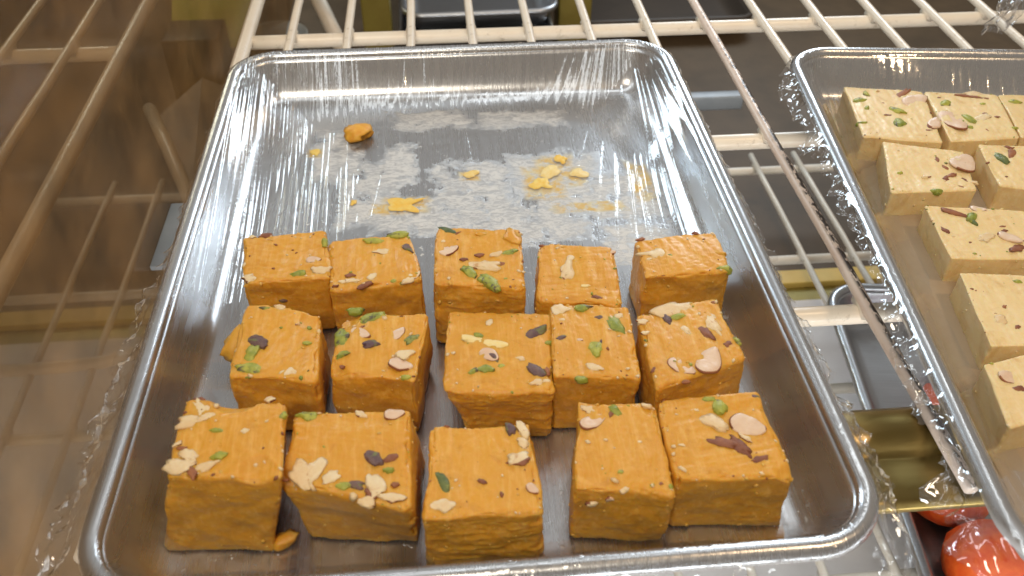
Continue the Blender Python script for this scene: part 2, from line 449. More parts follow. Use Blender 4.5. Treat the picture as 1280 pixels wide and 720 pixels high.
# ------------------------------------------------------------------ sheet pans
def rrect(hx, hy, R, d, na=10, ns=(14, 20)):
    hx2, hy2, r = hx - d, hy - d, max(R - d, .5)
    pts = []
    cs = [(hx - R, hy - R, 0), (-(hx - R), hy - R, 90), (-(hx - R), -(hy - R), 180), (hx - R, -(hy - R), 270)]
    for i, (cx, cy, a0) in enumerate(cs):
        for k in range(na + 1):
            a = math.radians(a0 + 90 * k / na)
            pts.append((cx + r * math.cos(a), cy + r * math.sin(a)))
        nx, ny, na0 = cs[(i + 1) % 4]
        a = math.radians(na0)
        e = (nx + r * math.cos(a), ny + r * math.sin(a))
        s = pts[-1]
        m = ns[0] if i % 2 == 0 else ns[1]
        for k in range(1, m):
            pts.append((s[0] + (e[0] - s[0]) * k / m, s[1] + (e[1] - s[1]) * k / m))
    return pts
def make_pan(label, loc, rot, m, hx=120.5, hy=165, group='metal sheet pans', R=26):
    root = empty('sheet_pan', loc, rot)
    tag(root, label, 'tray', group)
    wall = [(6.6, 22.2), (7.6, 19.5), (9.2, 15), (11, 10.4), (12.8, 6.3), (14.8, 3.3), (17.2, 1.4), (20, .4), (23.5, 0)]
    rings = [rrect(hx, hy, R, d) for d, z in wall]
    nr = len(rings[0])
    V = [(x, y, z) for ring, (d, z) in zip(rings, wall) for x, y in ring]
    F = [(i * nr + k, i * nr + (k + 1) % nr, (i + 1) * nr + (k + 1) % nr, (i + 1) * nr + k) for i in range(len(wall) - 1) for k in range(nr)]
    # gently warped floor: rings shrinking towards the centre
    last = rings[-1]; b0 = (len(wall) - 1) * nr
    for s in (.75, .5, .25):
        for x, y in last: V.append((x * s, y * s, -.25 * (1 - s)))
        b1 = b0 + nr
        F += [(b0 + k, b0 + (k + 1) % nr, b1 + (k + 1) % nr, b1 + k) for k in range(nr)]
        b0 = b1
    V.append((0, 0, -.25)); c = len(V) - 1
    F += [(b0 + k, b0 + (k + 1) % nr, c) for k in range(nr)]
    me = bpy.data.meshes.new('basin')
    me.from_pydata([tuple(np.array(v) * MM) for v in V], [], F)
    o = link('basin', me, m, root)
    sd = o.modifiers.new('thickness', 'SOLIDIFY'); sd.thickness = .0008; sd.offset = -1
    bead = [(3.4 + 3.4 * math.cos(a), 21.6 + 3.4 * math.sin(a)) for a in np.linspace(0, 2 * math.pi, 17)[:-1]]
    rings = [rrect(hx, hy, R, d) for d, z in bead]
    V = [(x, y, z) for ring, (d, z) in zip(rings, bead) for x, y in ring]
    nb = len(bead)
    F = [(i * nr + k, i * nr + (k + 1) % nr, ((i + 1) % nb) * nr + (k + 1) % nr, ((i + 1) % nb) * nr + k) for i in range(nb) for k in range(nr)]
    me = bpy.data.meshes.new('rolled_rim')
    me.from_pydata([tuple(np.array(v) * MM) for v in V], [], [f[::-1] for f in F])
    link('rolled_rim', me, M['alu'] if m in (M['alu'], M['alu_stained']) else m, root)
    return root
RT_LOC, RT_ROT = (285.9, -27.7, 0), math.radians(-6)
make_pan('large aluminium tray of orange sweets, half empty at the back, lined with cling film', (0, 0, 0), 0, M['alu_stained'])
make_pan('aluminium tray of pale yellow sweets at the right edge of the photo', RT_LOC, RT_ROT, M['alu'])
make_pan('grey tray corner seen through the glass at far left', (-362, 0, 0), math.radians(2), M['steel'])
LT_LOC, LT_ROT = (346, -34, -175), math.radians(-7)
make_pan('lower aluminium tray holding red orange round sweets, under the right tray', LT_LOC, LT_ROT, M['steel'])

# ------------------------------------------------------------------ cling film
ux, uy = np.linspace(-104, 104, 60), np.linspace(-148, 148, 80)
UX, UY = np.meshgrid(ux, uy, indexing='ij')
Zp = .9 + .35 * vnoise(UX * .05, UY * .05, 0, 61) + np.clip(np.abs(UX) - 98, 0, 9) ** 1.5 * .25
lp = link('tan_floor_sheet', mesh_np('tan_floor_sheet', np.stack([UX, UY, Zp], -1).reshape(-1, 3), gridF(60, 80)), M['tan_sheet'])  # sheet added to give the right tray floor its tan tone
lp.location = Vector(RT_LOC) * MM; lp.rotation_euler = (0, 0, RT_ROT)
tag(lp, 'added tan sheet under the pale yellow slabs in the right tray', 'paper')

def film_liner(name, hx, hy, R, label, loc, rot, back_len, streak_amp, dx=.55, dy=1.2, seed=3, side=20):
    nx, ny = int(2 * hx / dx), int(2 * hy / dy)
    X, Y = np.meshgrid(np.linspace(-hx + .2, hx - .2, nx), np.linspace(-hy + .2, hy - .2, ny), indexing='ij')
    # signed distance inwards from the outer rim outline
    qx, qy = np.abs(X) - (hx - R), np.abs(Y) - (hy - R)
    D = R - (np.minimum(np.maximum(qx, qy), 0) + np.hypot(np.maximum(qx, 0), np.maximum(qy, 0)))
    keep = D > .1
    d = np.maximum(D, 0)
    prof_d = [0, .5, 1.5, 3.4, 5.3, 6.3, 7.6, 9.2, 11, 12.8, 14.8, 17.2, 20, 23.5, 400]
    prof_z = [22.4, 23.5, 24.7, 25.3, 24.8, 24.0, 19.9, 15.4, 10.8, 6.7, 3.7, 1.8, .8, .45, .45]
    base = np.interp(d, prof_d, prof_z)
    # the film bridges from the rim to the floor, furthest in the corners
    cb = np.exp(-((np.abs(X) - hx) ** 2) / 2600.) * np.exp(-((Y - hy) ** 2) / 5200.)
    cf = np.exp(-((np.abs(X) - hx) ** 2) / 900.) * np.exp(-((Y + hy) ** 2) / 900.)
    Lr = (side + back_len * cb + 26 * cf + 16 * sstep(60, 165, Y)) * 1.25
    wav = vnoise(X * .02, Y * .02, 0, seed) * .05 + 1
    tent = 25.0 * np.clip(1 - (d - 5.5) / (Lr * wav), 0, 1) ** 2.1
    tent = np.where(d < 5.5, 0, tent)
    Z = .5 * (base + tent + np.sqrt((base - tent) ** 2 + 1.0)) - .25
    # stretch streaks: straight along the tray on the left, fanning out of the back right corner
    left = sstep(-38, -85, X) * sstep(-60, 30, Y) + .5 * sstep(-30, -60, X) * sstep(60, 130, Y)
    u = X * 1.0 + (Y - 165) * (-.03) * np.sign(X)
    sl = .75 * ridged(u * .46, Y * .003, 1.3, seed + 5, 2) + .4 * vnoise(u * 1.1, Y * .006, 4, seed + 8) + .3 * vnoise(u * .12, Y * .01, 4, seed + 9)
    th = np.arctan2(X - 104, 235 - Y)
    right = sstep(10, 55, X + (Y - 100) * -.25) * sstep(-30, 50, Y)
    sr = .75 * ridged(th * 46., Y * .003, 7.7, seed + 11, 2) + .4 * vnoise(th * 105., Y * .006, 2, seed + 13) + .3 * vnoise(th * 11., Y * .01, 2, seed + 14)
    tm = np.arctan2(X + 8, 330 - Y)
    patchy = .2 + .8 * sstep(-.4, .5, vnoise(X * .045, Y * .02, 5, seed + 21))
    inn = sstep(4, 9, d)
    Z += streak_amp * inn * patchy * (left * sl + right * sr * (1.05 - .4 * sstep(88, 122, Y) * sstep(100, 78, X)) + .38 * (1 - np.maximum(left, right)) * sstep(-10, 60, Y) * (.75 * ridged(tm * 62., Y * .003, 3, seed + 51, 2) + .4 * vnoise(tm * 180, Y * .006, 1, seed + 52)))
    # faint random creases and crinkles along the rim
    Z += .22 * inn * ridged(X * .05, Y * .05, 3, seed + 30, 2) * sstep(.1, .8, vnoise(X * .02, Y * .02, 9, seed + 31))
    rim = sstep(13, 2, d)
    frontish = sstep(120, -60, Y)
    Z += rim * (.10 + .42 * frontish * sstep(-.2, .5, vnoise(X * .05, Y * .05, 2, seed + 44))) * ridged(X * .12, Y * .12, 6, seed + 40, 3)
    Z = np.maximum(Z, np.interp(d, prof_d, np.array(prof_z)) - .15)
    idx = np.full(X.shape, -1, np.int64)
    idx[keep] = np.arange(keep.sum())
    V = np.stack([X[keep], Y[keep], Z[keep]], -1)
    a, b, c, e = idx[:-1, :-1], idx[1:, :-1], idx[1:, 1:], idx[:-1, 1:]
    ok = (a >= 0) & (b >= 0) & (c >= 0) & (e >= 0)
    F = np.stack([a[ok], b[ok], c[ok], e[ok]], -1)
    o = link(name, mesh_np(name, V, F), M['film'])
    o.location = Vector(loc) * MM
    o.rotation_euler = (0, 0, rot)
    tag(o, label, 'cling film', 'cling film on the trays')
    return o
def film_flap(parent, hx, hy, R, widths, seed, t_step=1.1, ns=18, amp=3.4):
    """crumpled skirt of film hanging outside the rim; widths(x, y) gives its reach in mm"""
    P = []
    ring = rrect(hx, hy, R, 1.0, 24, (1, 1))
    ring.append(ring[0])
    seg = []
    for (x0, y0), (x1, y1) in zip(ring[:-1], ring[1:]):
        L = math.hypot(x1 - x0, y1 - y0)
        if L < 1e-6: continue
        k = max(1, int(L / t_step))
        for i in range(k):
            f = i / k
            seg.append((x0 + (x1 - x0) * f, y0 + (y1 - y0) * f))
    S = np.array(seg)
    T = np.roll(S, -1, 0) - np.roll(S, 1, 0)
    T /= np.linalg.norm(T, axis=1)[:, None]
    N = np.stack([T[:, 1], -T[:, 0]], 1)
    w = np.array([widths(x, y) for x, y in S])
    k = np.ones(15) / 15
    w = np.convolve(np.r_[w[-7:], w, w[:7]], k, 'valid')
    w = w * (1 + .35 * vnoise(S[:, 0] * .07, S[:, 1] * .07, 1, seed) + .25 * vnoise(S[:, 0] * .25, S[:, 1] * .25, 2, seed))
    s = np.linspace(0, 1, ns)
    A = S[:, None, :] + N[:, None, :] * (w[:, None] * s[None, :])[..., None] * .8
    Z = 24.2 - (s[None, :] ** 1.1) * w[:, None] * .85 + 0 * A[..., 0]
    k1 = s[None, :] * np.minimum(1, w[:, None] / 9)
    n1 = ridged(A[..., 0] * .10, A[..., 1] * .10, Z * .10, seed + 3, 3) - .6
    n2 = ridged(A[..., 0] * .10 + 40, A[..., 1] * .10, Z * .10, seed + 7, 3) - .6
    A = A + N[:, None, :] * (n1 * k1 * amp * .8)[..., None]
    Z = Z + n2 * k1 * amp
    V = np.stack([A[..., 0], A[..., 1], Z], -1).reshape(-1, 3)
    o = link('flap', mesh_np('flap', V, gridF(len(S), ns, True)), M['film_crumple'], parent)
    return o
def wid_main(x, y):
    if y < -150: return 9 + (6 if abs(x) > 90 else 0)
    if x < 0: return float(np.interp(y, [-165, -120, -60, 0, 60, 165], [26, 20, 11, 5, 3, 2]))
    return float(np.interp(y, [-165, -120, -60, 0, 60, 165], [14, 10, 6, 4, 2.5, 2]))
fm = film_liner('cling_film', 120.5, 165, 26, 'clear cling film lining the large tray, streaked over its back corners', (0, 0, 0), 0, 62, .95, .34, 1.8)
film_flap(fm, 120.5, 165, 26, wid_main, 11)
def wid_right(x, y):
    if x > -100: return 5
    return float(np.interp(y, [-165, -130, -95, -60, -20, 40, 110, 140, 165], [14, 14, 9, 6, 5, 7, 10, 7, 3]))
fr_ = film_liner('cling_film', 120.5, 165, 26, 'clear cling film over the rim of the right tray of pale sweets', RT_LOC, RT_ROT, 24, .4, 1.0, 1.3, 77, 26)
film_flap(fr_, 120.5, 165, 26, wid_right, 29, amp=3.4)
fl_ = film_liner('cling_film', 120.5, 165, 26, 'clear cling film wrapped round the lower tray of red sweets', LT_LOC, LT_ROT, 24, .4, 1.6, 1.6, 99, 30)
fl_.data.materials[0] = M['film_thin']
film_flap(fl_, 120.5, 165, 26, lambda x, y: 2.5, 43, 2.0, 8, 1.0)

# strip of crumpled film hanging behind the right tray
u = np.linspace(0, 1, 40); v = np.linspace(0, 1, 24)
U, Vv = np.meshgrid(u, v, indexing='ij')
Xs = 300 + 26 * U + 10 * Vv; Ys = 146 + 20 * U + 3 * Vv; Zs = 26 + 62 * Vv
k = ridged(U * 3.1, Vv * 4.2, 1, 5, 3)
Vst = np.stack([Xs + 5 * k, Ys + 6 * ridged(U * 4, Vv * 3, 8, 6, 2), Zs], -1).reshape(-1, 3)
tag(link('film_strip', mesh_np('film_strip', Vst, gridF(40, 24)), M['film_crumple']), 'crumpled strip of clear film standing up behind the right tray', 'cling film')

# ------------------------------------------------------------------ sweets
def sweet_mesh(name, h, top, base, seed, r=1.6, n=30, rough=1.0, dents=()):
    """rounded block on four base and four top corners, torn and crumbly on its sides"""
    g1 = np.linspace(-1, 1, n)
    g1 = np.sign(g1) * np.abs(g1) ** .8
    V, F = [], []
    off = 0
    for ax in range(3):
        for sg in (-1, 1):
            A, B = np.meshgrid(g1, g1, indexing='ij')
            p = np.zeros((n, n, 3))
            p[..., ax] = sg; p[..., (ax + 1) % 3] = A; p[..., (ax + 2) % 3] = B
            V.append(p.reshape(-1, 3))
            f = gridF(n, n) + off
            F.append(f if sg > 0 else f[:, ::-1])
            off += n * n
    V = np.concatenate(V); F = np.concatenate(F)
    key = np.round(V, 6)
    _, first, inv = np.unique(key, axis=0, return_index=True, return_inverse=True)
    V = V[first]; F = inv.ravel()[F]
    hs = 17.0
    rr = r * (1 + .5 * vnoise(V[:, 0] * 2.1, V[:, 1] * 2.1, V[:, 2] * 2.1, seed + 2))[:, None]
    q = V * hs
    inner = np.clip(q, -(hs - rr), hs - rr)
    dv = q - inner
    ln = np.linalg.norm(dv, axis=1, keepdims=True)
    nrm = dv / np.maximum(ln, 1e-6)
    q = (inner + nrm * rr) / hs
    s, t, w = (q[:, 0] + 1) / 2, (q[:, 1] + 1) / 2, (q[:, 2] + 1) / 2
    def bil(c):
        TL, TR, BR, BL = [np.array(k, float) for k in c]
        return ((BL[None] * (1 - s)[:, None] + BR[None] * s[:, None]) * (1 - t)[:, None] + (TL[None] * (1 - s)[:, None] + TR[None] * s[:, None]) * t[:, None])
    xy = bil(base) * (1 - w)[:, None] + bil(top) * w[:, None]
    P = np.concatenate([xy, (w * h)[:, None]], 1)
    side = 1 - np.abs(nrm[:, 2])
    strat = [.12, 1.5, .4, .25, .3][seed // 101 % 5 if seed < 5000 else 0]
    topf = np.clip(nrm[:, 2], 0, 1)
    x, y, z = P.T
    dsp = side * rough * (.95 * fbm(x * .07, y * .07, z * .09, seed, 2) + .24 * strat * ridged(x * .13, y * .13, z * .4, seed + 4, 3) + .07 * vnoise(x * .8, y * .8, z * .8, seed + 9) + .16 * vnoise(x * .3, y * .3, z * .3, seed + 15))
    phi = (seed % 7 - 3) * .16 + (1.57 if seed % 3 == 0 else 0)
    xr, yr = x * math.cos(phi) + y * math.sin(phi), -x * math.sin(phi) + y * math.cos(phi)
    ter = 1.7 * fbm(xr * .14, yr * .04, 0, seed + 21, 3)
    ter = np.floor(ter) + sstep(.0, .22, ter - np.floor(ter))
    dsp += rough * topf * (.16 * ter - .26 * np.clip(ridged(xr * .16, yr * .018, 0, seed + 23, 2) - .75, 0, 1) + .10 * vnoise(xr * .7, yr * .06, 0, seed + 24))
    tsd = 1.6 * fbm(x * .10, y * .10, z * .22, seed + 27, 3)
    tsd = np.floor(tsd) + sstep(.0, .25, tsd - np.floor(tsd))
    dsp += side * rough * (.07 * tsd - .28 * np.clip(vnoise(x * .75, y * .75, z * .75, seed + 28) - .42, 0, 1) * (1.8 if seed % 2 else .6))
    dsp += topf * (.45 * vnoise(x * .06, y * .06, 0, seed + 5) + .16 * vnoise(x * .5, y * .1, 0, seed + 6) + .10 * vnoise(x * .9, y * .9, 0, seed + 7))
    edge = np.clip(1 - np.max(np.abs(nrm), axis=1), 0, .5) * 2
    dsp -= edge * rough * np.clip(vnoise(x * .3, y * .3, z * .3, seed + 12) - .05, 0, 1) * 3.0 + edge * rough * .5 * vnoise(x * 1.1, y * 1.1, z * 1.1, seed + 13)
    P = P + nrm * dsp[:, None]
    for dx_, dy_, dz_, dr, dd in dents:
        q2 = ((P - np.array([dx_, dy_, dz_])) ** 2).sum(1)
        P[:, 2] -= dd * np.clip(1 - q2 / dr ** 2, 0, 1)
    P[:, 2] = np.maximum(P[:, 2], .75)
    cen = np.array([P[:, 0].mean(), P[:, 1].mean(), 0])
    return mesh_np(name, P - cen, F), cen

def ico(sub):
    bm = bmesh.new(); bmesh.ops.create_icosphere(bm, subdivisions=sub, radius=1.0)
    V = np.array([v.co[:] for v in bm.verts]); F = np.array([[v.index for v in f.verts] for f in bm.faces]); bm.free()
    return V, F
ICO = ico(3); ICO1 = ico(1)
def nut_mesh(name, L, W, T, seed, lump=.18, squash=0.0, taper=0.0, jag=0.0):
    V, F = ICO
    x, y, z = V.T
    k = 1 + 1.5 * lump * vnoise(x * 1.5, y * 1.5, z * 1.5, seed) + lump * .7 * vnoise(x * 3.6, y * 3.6, z * 3.6, seed + 3)
    k = k * (1 + jag * np.sign(vnoise(x * 2.2, y * 2.2, 0, seed + 5)) * np.abs(vnoise(x * 2.2, y * 2.2, 0, seed + 5)) ** .6)
    zz = np.sign(z) * np.abs(z) ** (1 - squash)
    P = np.stack([x * L / 2 * k, y * W / 2 * k * (1 - taper * x), zz * T / 2], -1)
    return mesh_np(name, P, F)
def slice_mesh(name, L, W, T, seed, rim=True):
    """thin sliced almond: flat pointed oval, pale faces (slot 0), brown skin round the edge (slot 1)"""
    n = 26
    ang = np.linspace(0, 2 * np.pi, n, endpoint=False)
    rx_, ry_ = L / 2 * (1 + .05 * vnoise(np.cos(ang) * 2, np.sin(ang) * 2, 0, seed)), W / 2
    px = rx_ * np.cos(ang); py = ry_ * np.sin(ang) * (1 - .28 * np.cos(ang)) * (1 + .10 * vnoise(np.cos(ang) * 2, np.sin(ang) * 2, 3, seed))
    V, F, mi = [], [], []
    bend = lambda x, y: .05 * L * ((x / (L / 2)) ** 2) + .12 * T * math.sin(x * 1.3 + seed)
    rings = [(0.55, T / 2), (.93, T / 2), (1.0, .12 * T), (1.0, -.3 * T), (.9, -T / 2)]
    for s, z in rings:
        for a, b in zip(px, py): V.append((a * s, b * s, z + bend(a * s, b * s)))
    V.append((0, 0, T / 2)); c0 = len(V) - 1
    V.append((0, 0, -T / 2)); c1 = len(V) - 1
    for k in range(n):
        k2 = (k + 1) % n
        F.append((c0, k, k2)); mi.append(0)
        for i in range(4):
            F.append((i * n + k, (i + 1) * n + k, (i + 1) * n + k2, i * n + k2)); mi.append(1 if (i in (1, 2, 3) and rim and (math.sin(ang[k] * 1.0 + seed) > -.35)) else 0)
        F.append((c1, 4 * n + k2, 4 * n + k)); mi.append(0)
    me = bpy.data.meshes.new(name)
    me.from_pydata([tuple(np.array(v) * MM) for v in V], [], F)
    me.materials.append(M['almond_pink']); me.materials.append(M['skin'])
    me.polygons.foreach_set('material_index', mi)
    return me
def add_nut(root, cen, row, seed):
    k, x, y, z, L, a = row
    front = k[0] == 'f'
    k = k[-1]
    L = max(L, 1.6)
    r = random.Random(seed)
    sink = .15
    if k == 'A':
        W, T = L * r.uniform(.52, .64), min(1.1, .16 * L + .4)
        me = slice_mesh('almond_slice', L, W, T, seed); name, m = 'almond_slice', []
    elif k == 'W':
        W, T = min(L * r.uniform(.45, .7), 5.5), min(1.7, .25 * L + .5)
        me = nut_mesh('almond_chip', L, W, T, seed, .22, .55, r.uniform(-.4, .4), .22); name, m = 'almond_chip', M['almond']
        if seed % 3:
            nf = len(me.polygons); cc = np.zeros(nf * 3); me.polygons.foreach_get('center', cc); cc = cc.reshape(-1, 3) / MM
            nn = np.zeros(nf * 3); me.polygons.foreach_get('normal', nn); nn = nn.reshape(-1, 3)
            ph = np.arctan2(cc[:, 1] / W, cc[:, 0] / L)
            sel = (np.abs(nn[:, 2]) < .78) & (np.cos(ph - seed) > .05)
            m = [M['almond'], M['skin']]
            slots = sel.astype(np.int32)
    elif k == 'L':
        W, T = L * .2 + .8, 1.2
        me = nut_mesh('almond_sliver', L, W, T, seed, .25, .3, .2, .1); name, m = 'almond_sliver', M['crumb_l']
    elif k == 'R':
        W, T = min(L * r.uniform(.35, .55), 3.6) + .3, min(1.3, .2 * L + .35)
        me = nut_mesh('almond_skin', L, W, T, seed, .25, .4, r.uniform(-.3, .3), .2); name, m = 'almond_skin', M['skin']
    elif k == 'P':
        W, T = L * r.uniform(.45, .65), min(3.4, .42 * L + .6)
        me = nut_mesh('pistachio_piece', L, W, T, seed, .22, .2, r.uniform(-.3, .3), .14); name, m = 'pistachio_piece', M['pist']
    elif k == 'G':
        W, T = L * r.uniform(.4, .5), min(2.4, .3 * L + .5)
        me = nut_mesh('pistachio_piece', L, W, T, seed, .2, .2, r.uniform(-.2, .2), .1); name, m = 'pistachio_piece', M['pist_dark']
    elif k == 'D':
        W, T = L * r.uniform(.45, .6), min(2.2, .3 * L + .4)
        me = nut_mesh('pistachio_piece', L, W, T, seed, .2, .25, r.uniform(-.3, .3), .14); name, m = 'pistachio_piece', M['purple']
    else:
        W, T = L * .6, L * .5
        me = nut_mesh('broken_lump', L, W, T, seed, .25, .2, 0, .1); name, m = 'broken_lump', M['orange']
    o = link(name, me, m, root)
    if isinstance(m, list) and len(m) == 2:
        me.polygons.foreach_set('material_index', slots)
    lift = -T * .17 - sink * .3
    if front:
        o.location = (Vector((x, y - T * .2 + .2, z)) - Vector(cen)) * MM
        o.rotation_euler = (math.radians(90), 0, 0)
        o.rotation_mode = 'XYZ'
        o.rotation_euler = (math.radians(90), math.radians(-a), 0)
    else:
        o.location = (Vector((x, y, z + lift)) - Vector(cen)) * MM
        tlt = .16 if k in 'ADPG' else .08
        o.rotation_euler = (r.uniform(-tlt, tlt), r.uniform(-tlt, tlt), math.radians(a))
    return o

